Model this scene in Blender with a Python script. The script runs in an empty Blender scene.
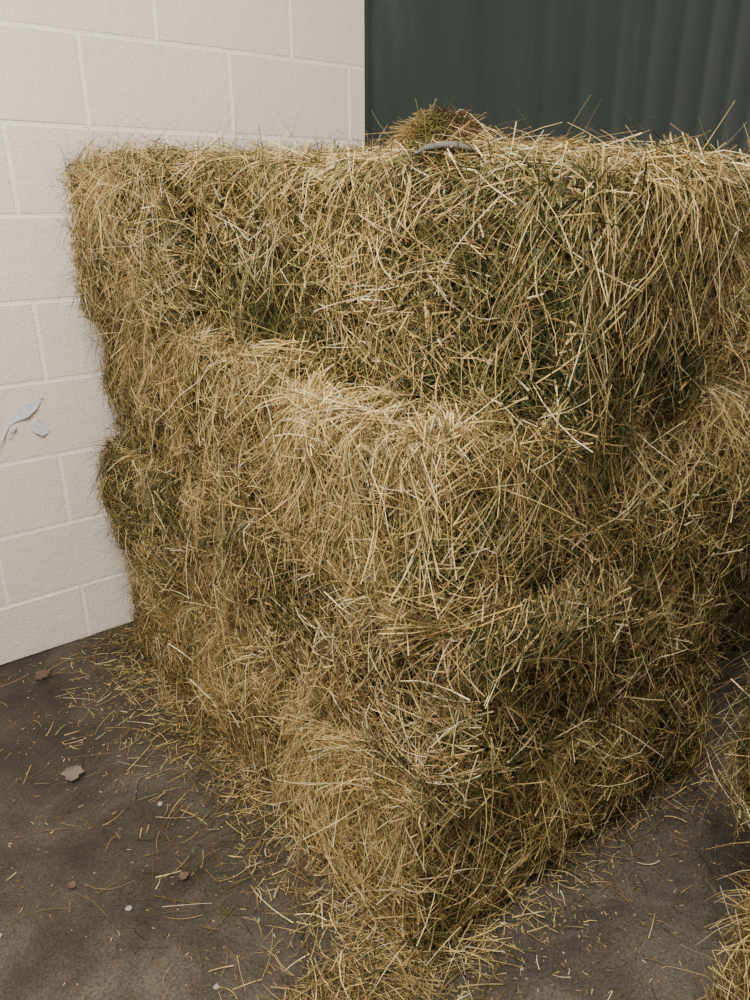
import bpy, math
import numpy as np
from mathutils import Matrix, Vector, Euler
rng = np.random.default_rng(7)

# ---------------------------------------------------------------- helpers
def nrm(v):
    return v/np.maximum(np.linalg.norm(v,axis=-1,keepdims=True),1e-9)
class Noise:
    def __init__(s,freq,seed,n=10):
        r=np.random.default_rng(seed)
        s.k=nrm(r.normal(size=(n,3)))*freq*r.uniform(.6,1.6,(n,1)); s.p=r.uniform(0,6.28,n)
    def __call__(s,p):
        return np.sin(p@s.k.T+s.p).sum(-1)/math.sqrt(len(s.p)/2)*.5   # ~[-1,1]

def link(o):
    bpy.context.scene.collection.objects.link(o); return o

def mesh_from(name,V,F4,col=None,mats=(),matidx=None,smooth=False):
    me=bpy.data.meshes.new(name)
    V=np.asarray(V,dtype=np.float32); F=np.asarray(F4,dtype=np.int32)
    me.vertices.add(len(V)); me.vertices.foreach_set('co',V.ravel())
    nf,k=F.shape
    me.loops.add(nf*k); me.loops.foreach_set('vertex_index',F.ravel())
    me.polygons.add(nf)
    me.polygons.foreach_set('loop_start',np.arange(0,nf*k,k,dtype=np.int32))
    try: me.polygons.foreach_set('loop_total',np.full(nf,k,dtype=np.int32))
    except Exception: pass
    for m in mats: me.materials.append(m)
    if matidx is not None: me.polygons.foreach_set('material_index',np.asarray(matidx,dtype=np.int32))
    if smooth: me.polygons.foreach_set('use_smooth',np.ones(nf,dtype=bool))
    me.update(calc_edges=True)
    if col is not None:
        a=me.color_attributes.new('Col','FLOAT_COLOR','POINT')
        c=np.ones((len(V),4),dtype=np.float32); c[:,:3]=col
        a.data.foreach_set('color',c.ravel())
    me.validate()
    return link(bpy.data.objects.new(name,me))

# ---------------------------------------------------------------- materials
def newmat(name):
    m=bpy.data.materials.new(name); m.use_nodes=True
    nt=m.node_tree; b=nt.nodes['Principled BSDF']; return m,nt,b
def hay_material():
    m,nt,b=newmat('hay_straw')
    a=nt.nodes.new('ShaderNodeAttribute'); a.attribute_name='Col'
    tc=nt.nodes.new('ShaderNodeTexCoord')
    n=nt.nodes.new('ShaderNodeTexNoise'); n.inputs['Scale'].default_value=90; n.inputs['Detail'].default_value=4
    nt.links.new(tc.outputs['Object'],n.inputs['Vector'])
    mr=nt.nodes.new('ShaderNodeMapRange'); mr.inputs['From Min'].default_value=.3; mr.inputs['From Max'].default_value=.7
    mr.inputs['To Min'].default_value=.68; mr.inputs['To Max'].default_value=1.2
    nt.links.new(n.outputs['Fac'],mr.inputs['Value'])
    vm=nt.nodes.new('ShaderNodeVectorMath'); vm.operation='SCALE'
    nt.links.new(a.outputs['Color'],vm.inputs[0]); nt.links.new(mr.outputs['Result'],vm.inputs['Scale'])
    nt.links.new(vm.outputs['Vector'],b.inputs['Base Color'])
    b.inputs['Roughness'].default_value=.55; b.inputs['Specular IOR Level'].default_value=.22
    return m
HAY=hay_material()

def ramp(nt,src,stops):
    r=nt.nodes.new('ShaderNodeValToRGB'); e=r.color_ramp.elements
    while len(e)<len(stops): e.new(.5)
    for i,(p,c) in enumerate(stops): e[i].position=p; e[i].color=(*c,1)
    nt.links.new(src,r.inputs['Fac']); return r

def wall_mat(name,c1,c2):
    m,nt,b=newmat(name)
    tc=nt.nodes.new('ShaderNodeTexCoord')
    n=nt.nodes.new('ShaderNodeTexNoise'); n.inputs['Scale'].default_value=2.2; n.inputs['Detail'].default_value=6
    nt.links.new(tc.outputs['Object'],n.inputs['Vector'])
    r=ramp(nt,n.outputs['Fac'],[(.3,c1),(.7,c2)])
    nt.links.new(r.outputs['Color'],b.inputs['Base Color'])
    f=nt.nodes.new('ShaderNodeTexNoise'); f.inputs['Scale'].default_value=130; f.inputs['Detail'].default_value=5
    nt.links.new(tc.outputs['Object'],f.inputs['Vector'])
    v=nt.nodes.new('ShaderNodeTexNoise'); v.inputs['Scale'].default_value=28; v.inputs['Detail'].default_value=3
    nt.links.new(tc.outputs['Object'],v.inputs['Vector'])
    ad=nt.nodes.new('ShaderNodeMath'); ad.operation='ADD'
    nt.links.new(f.outputs['Fac'],ad.inputs[0]); nt.links.new(v.outputs['Fac'],ad.inputs[1])
    bp=nt.nodes.new('ShaderNodeBump'); bp.inputs['Strength'].default_value=.7; bp.inputs['Distance'].default_value=.004
    nt.links.new(ad.outputs[0],bp.inputs['Height']); nt.links.new(bp.outputs['Normal'],b.inputs['Normal'])
    b.inputs['Roughness'].default_value=.6; b.inputs['Specular IOR Level'].default_value=.3
    return m
PAINT=wall_mat('painted_block',(.79,.685,.59),(.85,.75,.655))
JOINT=wall_mat('painted_joint',(.89,.80,.71),(.93,.85,.77))

# ---------------------------------------------------------------- room: block wall
WX0,WX1,WH=-2.6,1.77,3.35
def build_wall():
    V=[];F=[];M=[]
    def quad(pts,mi):
        i=len(V); V.extend(pts); F.append([i,i+1,i+2,i+3]); M.append(mi)
    j=.0045; ch=.0025; rec=.0025
    quad([(WX0,rec,0),(WX1-.002,rec,0),(WX1-.002,rec,WH),(WX0,rec,WH)],1)
    rh=.2325; bl=.455
    k=-1
    while True:
        z0=.2+k*rh; z1=z0+rh
        if z0>WH: break
        za=max(z0,0)+ (j if z0>0 else 0); zb=min(z1-j,WH)
        off=.79+(0 if k%2==0 else bl/2)
        n=-9
        while True:
            x0=off+n*bl; x1=x0+bl; n+=1
            if x0>WX1: break
            if x1<WX0: continue
            xa=max(x0+j,WX0); xb=min(x1-j,WX1)
            if xb-xa<.01: continue
            if zb-za<.01: continue
            d=rng.uniform(-.0008,.0008)
            o=[(xa,rec,za),(xb,rec,za),(xb,rec,zb),(xa,rec,zb)]
            f=[(xa+ch,d,za+ch),(xb-ch,d,za+ch),(xb-ch,d,zb-ch),(xa+ch,d,zb-ch)]
            quad(f,0)
            for a in range(4):
                b=(a+1)%4; quad([o[a],o[b],f[b],f[a]],1)
        k+=1
    T=.2
    quad([(WX1,0,0),(WX1,T,0),(WX1,T,WH),(WX1,0,WH)],0)
    quad([(WX1,T,0),(WX0,T,0),(WX0,T,WH),(WX1,T,WH)],0)
    quad([(WX0,0,WH),(WX1,0,WH),(WX1,T,WH),(WX0,T,WH)],0)
    quad([(WX0,T,0),(WX0,0,0),(WX0,0,WH),(WX0,T,WH)],0)
    return mesh_from('wall_back',V,F,mats=(PAINT,JOINT),matidx=M)
build_wall()

# ---------------------------------------------------------------- green corrugated steel
def build_metal():
    m,nt,b=newmat('green_painted_steel')
    tc=nt.nodes.new('ShaderNodeTexCoord')
    mp=nt.nodes.new('ShaderNodeMapping'); mp.inputs['Scale'].default_value=(3,3,.6)
    nt.links.new(tc.outputs['Object'],mp.inputs['Vector'])
    n=nt.nodes.new('ShaderNodeTexNoise'); n.inputs['Scale'].default_value=3; n.inputs['Detail'].default_value=8; n.inputs['Roughness'].default_value=.65
    nt.links.new(mp.outputs['Vector'],n.inputs['Vector'])
    r=ramp(nt,n.outputs['Fac'],[(.3,(.024,.037,.029)),(.6,(.035,.052,.041)),(.8,(.075,.095,.078))])
    nt.links.new(r.outputs['Color'],b.inputs['Base Color'])
    b.inputs['Roughness'].default_value=.42
    prof=[(0,0),(.03,.009),(.17,.009),(.20,0),(.25,0)]
    pts=[]; x=WX1+.02
    while x<5.2:
        for px,py in prof[:-1]: pts.append((x+px,py+.06))
        x+=.25
    pts.append((x,.06))
    V=[];F=[]
    for (px,py) in pts:
        V+= [(px,py,0),(px,py,WH)]
    for i in range(len(pts)-1):
        a=2*i; F.append([a,a+2,a+3,a+1])
    def box(x0,x1,y0,y1,z0,z1):
        i=len(V); V.extend([(x0,y0,z0),(x1,y0,z0),(x1,y1,z0),(x0,y1,z0),(x0,y0,z1),(x1,y0,z1),(x1,y1,z1),(x0,y1,z1)])
        F.extend([[i,i+1,i+5,i+4],[i+1,i+2,i+6,i+5],[i+2,i+3,i+7,i+6],[i+3,i,i+4,i+7],[i+4,i+5,i+6,i+7],[i+3,i+2,i+1,i]])
    box(WX1+.002,WX1+.05,.03,.12,0,WH)
    mesh_from('wall_corrugated_steel',V,F,mats=(m,))
build_metal()

# ---------------------------------------------------------------- floor
def build_floor():
    m,nt,b=newmat('concrete_floor')
    tc=nt.nodes.new('ShaderNodeTexCoord')
    n=nt.nodes.new('ShaderNodeTexNoise'); n.inputs['Scale'].default_value=3.2; n.inputs['Detail'].default_value=10; n.inputs['Roughness'].default_value=.7
    n.inputs['Distortion'].default_value=.6
    nt.links.new(tc.outputs['Object'],n.inputs['Vector'])
    r=ramp(nt,n.outputs['Fac'],[(.32,(.040,.034,.026)),(.5,(.088,.076,.061)),(.68,(.165,.146,.120))])
    f=nt.nodes.new('ShaderNodeTexNoise'); f.inputs['Scale'].default_value=170; f.inputs['Detail'].default_value=5; f.inputs['Roughness'].default_value=.7
    nt.links.new(tc.outputs['Object'],f.inputs['Vector'])
    r2=ramp(nt,f.outputs['Fac'],[(.35,(.5,.48,.46)),(.68,(1.35,1.31,1.26))])
    mx=nt.nodes.new('ShaderNodeMix'); mx.data_type='RGBA'; mx.blend_type='MULTIPLY'; mx.inputs[0].default_value=1
    nt.links.new(r.outputs['Color'],mx.inputs[6]); nt.links.new(r2.outputs['Color'],mx.inputs[7])
    nt.links.new(mx.outputs[2],b.inputs['Base Color'])
    bp=nt.nodes.new('ShaderNodeBump'); bp.inputs['Strength'].default_value=.4; bp.inputs['Distance'].default_value=.004
    nt.links.new(f.outputs['Fac'],bp.inputs['Height']); nt.links.new(bp.outputs['Normal'],b.inputs['Normal'])
    rr=nt.nodes.new('ShaderNodeMapRange'); rr.inputs['To Min'].default_value=.5; rr.inputs['To Max'].default_value=.85
    nt.links.new(n.outputs['Fac'],rr.inputs['Value']); nt.links.new(rr.outputs['Result'],b.inputs['Roughness'])
    b.inputs['Specular IOR Level'].default_value=.3
    V=[(-2.6,-5,0),(5.2,-5,0),(5.2,.2,0),(-2.6,.2,0),(-2.6,-5,-.1),(5.2,-5,-.1),(5.2,.2,-.1),(-2.6,.2,-.1)]
    F=[[0,1,2,3],[7,6,5,4],[0,4,5,1],[1,5,6,2],[2,6,7,3],[3,7,4,0]]
    mesh_from('floor',V,F,mats=(m,))
build_floor()

# ---------------------------------------------------------------- straw ribbons
PAL=np.array([[.70,.50,.185],   # 0 yellow straw
              [.40,.275,.108],   # 1 tan
              [.140,.120,.034],  # 2 olive
              [.038,.046,.013], # 3 green
              [.19,.115,.055],  # 4 brown
              [.88,.74,.43]])  # 5 pale
def ribbons(path,side,W):
    N,K,_=path.shape
    taper=np.linspace(1,.5,K) if K>2 else np.array([1,.6])
    off=side[:,None,:]*(W[:,None]*taper[None,:])[...,None]*.5
    V=np.stack([path-off,path+off],2).reshape(-1,3)
    base=(np.arange(N)*K*2)[:,None]
    segs=[]
    for k in range(K-1):
        segs.append(np.stack([base[:,0]+2*k,base[:,0]+2*k+1,base[:,0]+2*k+3,base[:,0]+2*k+2],1))
    F=np.stack(segs,1).reshape(-1,4)
    return V,F
def pick_colors(P,weights,seed,nseed=5,amp=1.0,flake=None):
    r=np.random.default_rng(seed); N=len(P)
    w=np.tile(np.array(weights,float),(N,1))
    a=Noise(8,nseed+1)(P)+.5*Noise(22,nseed+3)(P); b=Noise(12,nseed+2)(P)
    a=a*.8
    w[:,0]*=np.exp(1.1*a*amp); w[:,5]*=np.exp(1.1*a*amp); w[:,3]*=np.exp(-1.3*a*amp); w[:,2]*=np.exp(-.5*a*amp)
    w[:,4]*=np.exp(1.0*b*amp)
    if flake is not None: w[:,3]*=np.exp(flake); w[:,0]*=np.exp(-flake*.7)
    w/=w.sum(1,keepdims=True); c=w.cumsum(1)
    idx=(r.random(N)[:,None]>c).sum(1).clip(0,5)
    C=PAL[idx]*r.uniform(.6,1.2,(N,1))*r.uniform(.93,1.07,(N,3))
    return np.minimum(C,.95)
class Acc:
    def __init__(s): s.V=[];s.F=[];s.C=[];s.n=0
    def add(s,V,F,C):
        s.V.append(V); s.F.append(F+s.n); s.C.append(C); s.n+=len(V)
    def straws(s,path,side,W,C):
        V,F=ribbons(path,side,W); s.add(V,F,np.repeat(C,path.shape[1]*2,axis=0))
    def build(s,name):
        return mesh_from(name,np.concatenate(s.V),np.concatenate(s.F),np.concatenate(s.C),(HAY,))
def refl(x,h):
    x=np.where(x>h,2*h-x,x); x=np.where(x<-h,-2*h-x,x); return np.clip(x,-h,h)

def bale(loc,L=.96,Wd=.46,H=.375,rot=(0,0,0),faces=None,weights=(1.2,1.2,1,.8,.6,.4),seed=1,dens=1.0,
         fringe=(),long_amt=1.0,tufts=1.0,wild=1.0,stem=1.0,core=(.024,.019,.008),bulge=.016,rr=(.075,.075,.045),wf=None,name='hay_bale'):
    r=np.random.default_rng(seed)
    rr=np.array(rr)
    h=np.array([L/2,Wd/2,H/2]); n1=Noise(6,seed*11+1); n2=Noise(18,seed*11+2); n3=Noise(50,seed*11+3)
    nsd=seed*13
    def surf(b,off=0.0):
        q=np.clip(b,-(h-rr),(h-rr)); d=(b-q)/rr
        nn=nrm(d)
        fl=np.abs(np.sin(b[...,0]*math.pi/.105+seed+1.2*n1(b)))
        side=(1-np.abs(nn[...,0]))
        disp=bulge*n1(b)+.018*n2(b)+.012*n3(b)-.014*side*np.exp(-(fl/.3)**2)
        p=q+nn*rr+nn*(disp+off)[...,None]
        return p,nn
    acc=Acc()
    ax={'x':0,'y':1,'z':2}
    for fa in ('+x','-x','+y','-y','+z','-z'):
        a=ax[fa[1]]; sg=1 if fa[0]=='+' else -1
        u,v=[i for i in range(3) if i!=a]
        nu=max(6,int(2*h[u]/.02)); nv=max(6,int(2*h[v]/.02))
        U,Vv=np.meshgrid(np.linspace(-h[u],h[u],nu),np.linspace(-h[v],h[v],nv),indexing='ij')
        b=np.zeros(U.shape+(3,)); b[...,u]=U; b[...,v]=Vv; b[...,a]=sg*h[a]
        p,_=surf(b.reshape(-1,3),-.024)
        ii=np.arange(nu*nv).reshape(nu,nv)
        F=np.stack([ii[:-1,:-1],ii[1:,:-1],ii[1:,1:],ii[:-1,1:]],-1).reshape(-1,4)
        acc.add(p,F,np.tile(np.array(core),(len(p),1))*r.uniform(.6,1.3,(len(p),1)))  # near-black core colour paints the depth shade between straws
    faces=faces or {}; wf=wf or {}
    M=Euler(rot).to_matrix(); Mi=np.array(M.transposed())
    up=Mi@np.array([0,0,1.0])
    for fa in ('+x','-x','+y','-y','+z','-z'):
        ex=faces.get(fa,.04)
        if ex<=0: continue
        W0=np.array(wf.get(fa,weights),float)
        a=ax[fa[1]]; sg=1 if fa[0]=='+' else -1
        u,v=[i for i in range(3) if i!=a]
        area=4*h[u]*h[v]
        for kind,rate in (('chaff',14000),('short',19000),('mid',13500),('long',4400*long_amt),('wild',1500*long_amt*wild),('stem',1300*stem),('tuft',4400*tufts)):
            if kind in ('wild','tuft','long','stem') and ex<.15: continue
            N=int(area*rate*ex*dens)
            if N<2: continue
            b=np.zeros((N,3)); b[:,a]=sg*h[a]
            if kind=='tuft':
                nc=max(2,int(area*ex*34)); ci=r.integers(0,nc,N)
                cu=r.uniform(-h[u],h[u],nc); cv=r.uniform(-h[v],h[v],nc)
                e=r.random(nc)<.4
                if a!=2: cv=np.where(e,h[v]*r.uniform(.5,1,nc),cv)
                e2=r.random(nc)<.2; cu=np.where(e2,np.sign(cu)*h[u]*.93,cu)
                cs=r.uniform(.02,.06,nc); ct=r.normal(-math.pi/2,.9,nc); cf=r.uniform(-9,9,nc); cl_=r.uniform(.05,.14,nc)
                du=r.normal(0,1,N)*cs[ci]; dv=r.normal(0,1,N)*cs[ci]
                b[:,u]=refl(cu[ci]+du,h[u]); b[:,v]=refl(cv[ci]+dv,h[v])
            else:
                b[:,u]=r.uniform(-h[u],h[u],N); b[:,v]=r.uniform(-h[v],h[v],N)
            off={'chaff':lambda:r.uniform(-.024,.0,N),'short':lambda:r.uniform(-.024,.002,N),'mid':lambda:r.uniform(-.018,.010,N),'long':lambda:r.uniform(-.008,.020,N),
                 'wild':lambda:r.uniform(-.01,.02,N),'stem':lambda:r.uniform(-.002,.012,N),'tuft':lambda:r.uniform(-.010,.020,N)}[kind]()
            p,nn=surf(b,off)
            t2=up-(nn@up)[:,None]*nn; bad=np.linalg.norm(t2,axis=1)<.3
            t2[bad]=np.cross(nn[bad],[1,0,.1]); t2=nrm(t2); t1=np.cross(t2,nn)
            cl=Noise(9,seed*7+5)(p)*2.6+Noise(4,seed*7+6)(p)*1.5
            spread={'chaff':9,'short':1.8,'mid':1.6,'long':1.3,'wild':1.3,'stem':9,'tuft':0}[kind]
            th=cl+r.normal(0,max(spread,.001),N)
            if kind=='tuft': th=ct[ci]+cf[ci]*du+r.normal(0,.42,N)
            D=np.cos(th)[:,None]*t1+np.sin(th)[:,None]*t2
            lift={'chaff':.6,'short':.40,'mid':.34,'long':.24,'wild':.75,'stem':.15,'tuft':.26}[kind]
            D=nrm(D+nn*r.normal(0,lift,N)[:,None] if kind!='wild' else D+nn*np.abs(r.normal(.2,.5,N))[:,None])
            rg={'chaff':(.004,.014),'short':(.012,.045),'mid':(.025,.085),'long':(.06,.17),'wild':(.04,.18),'stem':(.012,.055),'tuft':(.7,1.3)}[kind]
            Ln=r.uniform(*rg,N)
            if kind=='tuft': Ln=Ln*cl_[ci]
            wg={'chaff':(.002,.0045),'short':(.0013,.0034),'mid':(.0011,.0029),'long':(.001,.0026),'wild':(.0007,.0017),'stem':(.0020,.0037),'tuft':(.001,.0026)}[kind]
            Wt=r.uniform(*wg,N)
            K={'chaff':2,'short':2,'mid':3,'long':5,'wild':5,'stem':2,'tuft':4}[kind]
            s=np.linspace(-.5,.5,K) if kind!='wild' else np.linspace(-.15,.85,K)
            bend=(np.cross(D,nn)*r.normal(0,.16,N)[:,None]-nn*np.abs(r.normal(0,.12,N))[:,None])
            if kind in('chaff','short','stem'): bend*=0
            path=p[:,None,:]+D[:,None,:]*(Ln[:,None]*s[None,:])[...,None]+bend[:,None,:]*(Ln[:,None]*(s**2*2.2)[None,:])[...,None]
            if kind=='wild': path=path-up[None,None,:]*(Ln[:,None]*(np.clip(s,0,1)**2)[None,:]*r.uniform(-.1,.7,N)[:,None])[...,None]
            side=nrm(np.cross(D,nn+r.normal(0,.7 if kind!='stem' else .4,(N,3))))
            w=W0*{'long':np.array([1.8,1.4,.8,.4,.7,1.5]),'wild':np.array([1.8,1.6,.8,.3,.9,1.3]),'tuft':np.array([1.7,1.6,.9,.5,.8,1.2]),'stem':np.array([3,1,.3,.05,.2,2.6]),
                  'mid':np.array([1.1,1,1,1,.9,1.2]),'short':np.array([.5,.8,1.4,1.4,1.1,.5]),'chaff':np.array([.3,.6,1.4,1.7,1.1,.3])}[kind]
            fk=.5*np.sin(np.floor(b[:,0]/.105+.4*n1(b))*12.9898+seed)
            C=pick_colors(p,w,seed*3+N%97,nsd,flake=fk)
            acc.straws(path,side,Wt,C)
    for fa,rate,u0,u1,dlen in fringe:
        a=ax[fa[1]]; sg=1 if fa[0]=='+' else -1
        u=[i for i in (0,1) if i!=a][0]
        N=int(rate*abs(u1-u0)*2*h[u]*.6); K=6
        uu=r.uniform(u0,u1,N)*h[u]
        uu=uu+.03*np.sin(uu*50+seed)
        start=-r.uniform(0,.09,N); end=r.uniform(.01,1,N)**1.4*dlen
        start=start+np.maximum(0,end-.10)*r.uniform(.5,1,N)
        A=start[:,None]+(end-start)[:,None]*np.linspace(0,1,K)[None,:]
        b=np.zeros((N,K,3))
        slant=(r.normal(0,.6,N)+.9*Noise(14,seed+77)(np.stack([uu,uu*0,uu*0],1)))
        curl=r.normal(0,1.2,N)
        dA=A-start[:,None]
        raw=uu[:,None]+slant[:,None]*dA+curl[:,None]*dA**2
        b[...,u]=raw
        b[...,a]=sg*np.where(A<0,h[a]+A,h[a]); b[...,2]=np.where(A<0,h[2],h[2]-A)
        over=np.abs(b[...,u])-h[u]
        bb=b.copy(); bb[...,u]=np.clip(b[...,u],-h[u],h[u])
        p,nn=surf(bb.reshape(-1,3),0); p=p.reshape(N,K,3); nn=nn.reshape(N,K,3)
        p[...,u]+=np.where(over>0,np.sign(b[...,u])*over,0)
        tt=np.linspace(0,1,K)[None,:]
        o=r.uniform(0,.02,N)[:,None]+np.abs(r.normal(0,.03,N))[:,None]*tt**2
        p=p+nn[:,3:4,:]*o[...,None]+nrm(r.normal(size=(N,1,3)))*(.012*tt**2)[...,None]
        keep=over.max(1)<.06; p=p[keep]; nk=nn[keep]; N=len(p)
        D=nrm(p[:,-1]-p[:,0]); side=nrm(np.cross(D,nk[:,3]+r.normal(0,.5,(N,3))))
        w=np.array(wf.get(fa,weights),float)*np.array([1.9,1.5,.8,.4,.6,1.4])
        acc.straws(p,side,r.uniform(.001,.0027,N),pick_colors(p[:,3],w,seed*5+9,nsd))
    o=acc.build(name); o.location=loc; o.rotation_euler=rot
    return o

R=math.radians
GREEN=(.6,.6,1.7,2.4,.4,.3); TAN=(.9,1.3,1.3,.9,1.1,.4); BROWN=(.6,1.0,1.3,1.1,1.7,.4); MIX=(.8,.9,1.5,1.5,.7,.4)
DULL=(.6,.9,1.6,1.3,1.0,.4); SHADED=(.12,.3,1.0,3,1.2,.08)
Y90=R(90)
# local axes for rot z=+90: local +x -> world +y ; local +y -> world -x ; local -x -> world -y
# --- layer 1 (floor)
bale((.925,-.62,.19),L=1.0,rot=(0,0,Y90),faces={'+y':1,'-x':.3,'+z':.3},weights=TAN,seed=11,fringe=[('+y',400,-1,1,.16)],wild=1.3)
bale((1.18,-1.36,.19),L=1.0,Wd=.50,rot=(0,0,R(-2)),faces={'-x':1.1,'-y':1,'+z':.4,'+x':.3},weights=(1.1,1.4,1.1,.6,1.0,.5),seed=12,
     wf={'-y':DULL},fringe=[('-x',1500,-1,1,.24),('-y',700,-1,-.3,.2),('-y',200,-.3,1,.15)],long_amt=1.3,tufts=1.5)
# --- layer 2
bale((1.15,-.38,.56),L=1.0,Wd=.50,rot=(0,0,R(2)),faces={'-x':1,'-y':.4,'+z':.2},weights=GREEN,seed=21,fringe=[('-x',700,-1,1,.2)],wild=1.6)
bale((.945,-1.12,.56),L=1.04,Wd=.48,rot=(0,0,R(91)),faces={'+y':1,'-x':1,'+z':.3,'+x':.4},weights=BROWN,wf={'-x':DULL},seed=22,fringe=[('+y',250,-1,1,.12)],long_amt=.7)
bale((1.41,-1.12,.56),L=1.0,Wd=.49,rot=(0,0,R(89)),faces={'-x':1,'-y':.5,'+z':.2},weights=DULL,seed=23)
# --- layer 3
bale((.93,-.62,.92),L=1.02,rot=(0,0,R(91)),faces={'+y':1,'+z':.4},weights=TAN,seed=31,fringe=[('+y',500,-1,1,.22)],wild=1.6)
bale((1.19,-1.36,.895),L=1.0,Wd=.50,H=.36,rot=(0,0,R(-3)),faces={'-x':1,'-y':1,'+z':.5,'+x':.3},weights=(.9,1.1,1.3,1.0,.9,.4),seed=32,rr=(.10,.10,.06),
     wf={'-y':MIX},fringe=[('-x',1000,-1,1,.26),('-y',900,-1,-.35,.28),('-y',450,-.35,1,.2)],long_amt=1.4,tufts=1.4)
# --- layer 4 (top)
bale((1.175,-.39,1.295),L=1.0,Wd=.52,H=.39,rot=(0,0,R(2)),faces={'-x':1,'-y':.5,'+z':1},weights=MIX,seed=41,fringe=[('-x',800,-1,1,.22)],tufts=1.4,long_amt=1.3,wild=3)
bale((1.065,-1.15,1.25),L=1.02,Wd=.48,H=.425,rot=(0,R(-3),R(97)),faces={'+y':1.1,'-x':1,'+z':1},weights=GREEN,seed=42,rr=(.06,.05,.04),
     wf={'-x':MIX,'+z':TAN},fringe=[('+y',600,-1,1,.10),('+y',1700,-1,-.78,.34),('-x',1300,-1,1,.3)],long_amt=1.1,tufts=.8,wild=1.6,stem=1.6)
bale((1.57,-1.12,1.265),L=1.0,Wd=.48,H=.38,rot=(0,0,R(92)),faces={'-x':1,'-y':.3,'+z':.8},weights=BROWN,seed=43,fringe=[('-x',400,-1,1,.2)],wild=1.6)
bale((2.06,-1.08,1.265),L=.98,Wd=.48,H=.37,rot=(0,0,R(91)),faces={'-x':.8,'-y':.3,'+z':.6},weights=BROWN,seed=44)
# --- further bales to the right, set back; front row coloured dark to paint the gap's shade
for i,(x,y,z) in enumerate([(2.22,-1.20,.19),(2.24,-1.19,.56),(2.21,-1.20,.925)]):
    bale((x,y,z),L=1.0,rot=(0,0,R(1.5*i-2)),faces={'-y':1,'-x':.7,'+z':.2},weights=SHADED,seed=60+i,dens=.8,stem=.2,core=(.012,.010,.005))
for i,(x,y,z) in enumerate([(2.2,-.55,.19),(2.2,-.55,.56),(2.17,-.55,.925),(2.15,-.42,1.27)]):
    bale((x,y,z),L=.96,rot=(0,0,R(1.5*i-2)),faces={'-y':.3,'-x':.4,'+z':.4},weights=BROWN,seed=50+i,dens=.7)
# second small stack at right foreground
bale((1.44,-2.27,.175),L=.96,Wd=.46,H=.33,rot=(0,0,R(-4)),faces={'-x':1,'+y':1,'+z':1},weights=BROWN,seed=61,long_amt=1.6,
     fringe=[('-x',700,-1,1,.2)])
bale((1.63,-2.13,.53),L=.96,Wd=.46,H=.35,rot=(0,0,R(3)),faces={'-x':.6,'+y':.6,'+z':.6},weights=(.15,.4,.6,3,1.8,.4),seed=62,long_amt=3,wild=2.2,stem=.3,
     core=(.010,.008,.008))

# ---------------------------------------------------------------- loose clump on the top
def clump(name,c,rad,hgt,N,seed,weights,L=(.05,.16)):
    r=np.random.default_rng(seed); acc=Acc()
    nu,nv=20,8
    th=np.linspace(0,2*math.pi,nu+1)[:-1]; V=[]
    for j in range(nv):
        e=j/(nv-1)*math.pi/2
        for t in th:
            k=1+.15*math.sin(3*t+seed)
            V.append((rad*.75*k*math.cos(t)*math.cos(e),rad*.75*k*math.sin(t)*math.cos(e),hgt*.8*math.sin(e)))
    F=[[j*nu+i,j*nu+(i+1)%nu,(j+1)*nu+(i+1)%nu,(j+1)*nu+i] for j in range(nv-2) for i in range(nu)]
    acc.add(np.array(V),np.array(F),np.tile([.08,.06,.03],(len(V),1)))
    t=r.uniform(0,6.283,N); q=r.uniform(0,1,N)**.5
    z=hgt*np.sqrt(np.clip(1-q**2,0,1))*r.uniform(.6,1.05,N)
    p=np.stack([rad*q*np.cos(t),rad*q*np.sin(t),z],1)
    D=nrm(np.stack([r.normal(size=N),r.normal(size=N),r.normal(0,.35,N)],1))
    Ln=r.uniform(*L,N); s=np.linspace(-.5,.5,5)
    path=p[:,None,:]+D[:,None,:]*(Ln[:,None]*s)[...,None]
    path[...,2]-= (Ln[:,None]*s**2*r.uniform(0,1,N)[:,None])
    path[...,2]=np.maximum(path[...,2],.002)
    side=nrm(np.cross(D,r.normal(size=(N,3))))
    acc.straws(path,side,r.uniform(.001,.0028,N),pick_colors(p,weights,seed,amp=.2))
    o=acc.build(name); o.location=c; return o
clump('loose_hay_clump',(1.25,-.98,1.505),.10,.08,1500,5,(1.0,2.2,.8,0.02,1.6,.6),(.03,.11))

# ---------------------------------------------------------------- frayed twine end on top
def twine():
    m,nt,b=newmat('grey_twine'); 
    tc=nt.nodes.new('ShaderNodeTexCoord'); wv=nt.nodes.new('ShaderNodeTexWave'); wv.inputs['Scale'].default_value=120
    nt.links.new(tc.outputs['Object'],wv.inputs['Vector'])
    r=ramp(nt,wv.outputs['Fac'],[(0,(.07,.058,.05)),(1,(.18,.155,.135))]); nt.links.new(r.outputs['Color'],b.inputs['Base Color'])
    b.inputs['Roughness'].default_value=.8
    pts=[(-.055,.0,-.008),(-.035,.004,.002),(-.01,.0,.006),(.012,-.004,.005),(.035,.002,.001),(.055,.01,-.008)]
    V=[];F=[];n=10
    rad=[.003,.009,.011,.011,.008,.002]
    for (x,y,z),q in zip(pts,rad):
        for i in range(n):
            t=2*math.pi*i/n; V.append((x,y+q*math.cos(t),z+q*.6*math.sin(t)))
    for k in range(len(pts)-1):
        for i in range(n): F.append([k*n+i,k*n+(i+1)%n,(k+1)*n+(i+1)%n,(k+1)*n+i])
    o=mesh_from('baling_twine',V,F,mats=(m,),smooth=True); o.location=(.875,-1.405,1.475); o.rotation_euler=(0,0,R(-40))
twine()

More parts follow.
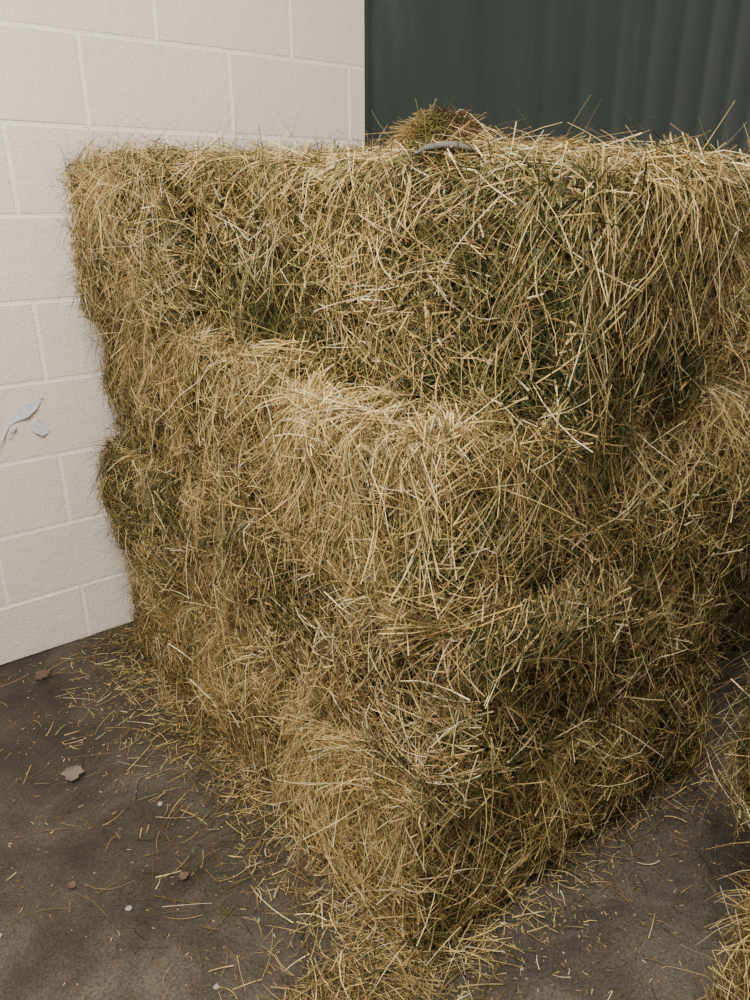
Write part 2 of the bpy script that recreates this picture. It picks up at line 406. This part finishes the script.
# ---------------------------------------------------------------- loose straw on floor
def floor_straw():
    r=np.random.default_rng(99); acc=Acc()
    def scat(N,fx,fy,L,zmax):
        x=fx(N); y=fy(N); z=r.uniform(.0015,zmax,N)
        th=r.uniform(0,6.283,N); Ln=r.uniform(*L,N)*r.uniform(.5,1,N)
        D=np.stack([np.cos(th),np.sin(th),r.normal(0,.06,N)],1)
        s=np.linspace(-.5,.5,5)
        P=np.stack([x,y,z],1)
        perp=np.stack([-np.sin(th),np.cos(th),th*0],1)
        path=P[:,None,:]+D[:,None,:]*(Ln[:,None]*s)[...,None]+perp[:,None,:]*(Ln[:,None]*s**2*r.normal(0,.3,N)[:,None])[...,None]
        path[...,2]=np.maximum(path[...,2],.0012)
        path[...,1]=np.minimum(path[...,1],-.004)
        side=nrm(np.cross(D,np.array([0,0,1.])+r.normal(0,.3,(N,3))))
        acc.straws(path,side,r.uniform(.0009,.0024,N),pick_colors(P,(1.1,1.3,1.2,.6,1.3,.4),int(N)))
    scat(2100,lambda n:.70-np.abs(r.normal(0,.08,n)),lambda n:r.uniform(-1.65,-.03,n),(.02,.12),.025)
    scat(1000,lambda n:.70-np.abs(r.normal(0,.2,n)),lambda n:r.uniform(-1.9,-.05,n),(.02,.13),.01)
    scat(200,lambda n:r.uniform(-.9,.7,n),lambda n:r.uniform(-2.6,-.03,n),(.01,.07),.006)
    scat(2600,lambda n:.72-np.abs(r.normal(0,.3,n)),lambda n:r.uniform(-2.0,-.03,n),(.003,.016),.004)
    scat(1000,lambda n:r.normal(.56,.14,n),lambda n:-1.50-np.abs(r.normal(0,.11,n)),(.03,.17),.03)
    scat(400,lambda n:r.uniform(.7,1.8,n),lambda n:-1.62-np.abs(r.normal(0,.06,n)),(.02,.09),.015)
    scat(200,lambda n:r.uniform(.2,1.4,n),lambda n:r.uniform(-2.1,-1.6,n),(.02,.10),.008)
    scat(2200,lambda n:r.uniform(.4,1.8,n),lambda n:-1.6-np.abs(r.normal(0,.2,n)),(.003,.016),.004)
    acc.build('loose_floor_straw')
floor_straw()

# ---------------------------------------------------------------- leaves, chips, scrap
def simple_mat(name,c,rough=.7):
    m,nt,b=newmat(name)
    tc=nt.nodes.new('ShaderNodeTexCoord'); n=nt.nodes.new('ShaderNodeTexNoise'); n.inputs['Scale'].default_value=60
    nt.links.new(tc.outputs['Object'],n.inputs['Vector'])
    r=ramp(nt,n.outputs['Fac'],[(.3,tuple(k*.75 for k in c)),(.7,c)])
    nt.links.new(r.outputs['Color'],b.inputs['Base Color']); b.inputs['Roughness'].default_value=rough; return m
LEAF=simple_mat('dry_leaf',(.15,.085,.058)); LEAF2=simple_mat('pale_leaf',(.23,.18,.14)); CHIP=simple_mat('stone_chip',(.42,.40,.37)); PLA=simple_mat('white_plastic',(.82,.82,.92),.35)
def leaf(x,y,size,ang,mat):
    V=[];F=[];n=9
    for i in range(n):
        t=i/(n-1); w=.42*math.sin(math.pi*t**.8)*(1+.25*math.sin(i*2.4))
        zc=.15*math.sin(t*3)+.02
        for s in (-1,0,1): V.append(((t-.5)*size,s*w*size,(zc+abs(s)*.16)*size+.002))
    for i in range(n-1):
        for s in range(2):
            a=i*3+s; F.append([a,a+3,a+4,a+1])
    o=mesh_from('dry_leaf',V,F,mats=(mat,),smooth=True); o.location=(x,y,0); o.rotation_euler=(0,0,ang)
for a in [(.37,-.16,.055,.4,LEAF),(.31,-.66,.06,1.1,LEAF2),(.20,-1.0,.022,2,LEAF),(.406,-1.13,.026,.2,LEAF)]: leaf(*a)
def chip(x,y,s):
    r=np.random.default_rng(int(x*1000))
    import bmesh
    bm=bmesh.new(); bmesh.ops.create_icosphere(bm,subdivisions=2,radius=s)
    for v in bm.verts:
        v.co*=r.uniform(.8,1.15); v.co.z=v.co.z*.5+s*.45
    me=bpy.data.meshes.new('stone_chip'); bm.to_mesh(me); bm.free(); me.materials.append(CHIP)
    o=link(bpy.data.objects.new('stone_chip',me)); o.location=(x,y,0)
for a in [(.45,-.89,.007),(.28,-1.13,.007),(.35,-1.40,.006),(.045,-1.03,.007)]: chip(*a)
def scrap():
    V=[];F=[]
    def strip(pts,ws):
        i0=len(V)
        for k,((x,z),w) in enumerate(zip(pts,ws)):
            for s in (-1,0,1): V.append((x+s*w*.35,-.008-.007*math.sin(k*1.7+s),z+s*w))
        for k in range(len(pts)-1):
            for s in range(2):
                a=i0+3*k+s; F.append([a,a+3,a+4,a+1])
    strip([(.385,.70),(.405,.735),(.42,.765),(.445,.795),(.47,.812),(.50,.820),(.525,.832),(.545,.85)],[.003,.010,.018,.015,.022,.020,.013,.002])
    strip([(.43,.745),(.44,.765),(.455,.775)],[.002,.010,.004])
    strip([(.495,.765),(.51,.770),(.53,.755),(.545,.742)],[.005,.021,.021,.004])
    mesh_from('torn_plastic_scrap',V,F,mats=(PLA,),smooth=True)
scrap()

# ---------------------------------------------------------------- lights, world, camera
def area(name,loc,target,sx,sy,e,c):
    l=bpy.data.lights.new(name,'AREA'); l.shape='RECTANGLE'; l.size=sx; l.size_y=sy; l.energy=e; l.color=c
    o=link(bpy.data.objects.new(name,l)); o.location=loc
    o.rotation_euler=(Vector(target)-Vector(loc)).to_track_quat('-Z','Y').to_euler(); return o
area('ceiling_lamp',(-.45,-2.15,2.9),(.8,-.8,.8),1.3,.8,128,(1,.94,.85))
w=bpy.data.worlds.new('world'); bpy.context.scene.world=w; w.use_nodes=True
w.node_tree.nodes['Background'].inputs['Color'].default_value=(1,.96,.90,1); w.node_tree.nodes['Background'].inputs['Strength'].default_value=.6

cam=bpy.data.cameras.new('camera'); co=link(bpy.data.objects.new('camera',cam))
cam.sensor_fit='VERTICAL'; cam.sensor_height=36; cam.lens=26.64; cam.clip_start=.02
co.location=(0,-2.35,1.4); co.rotation_euler=(R(68),0,R(-37.7))
bpy.context.scene.camera=co
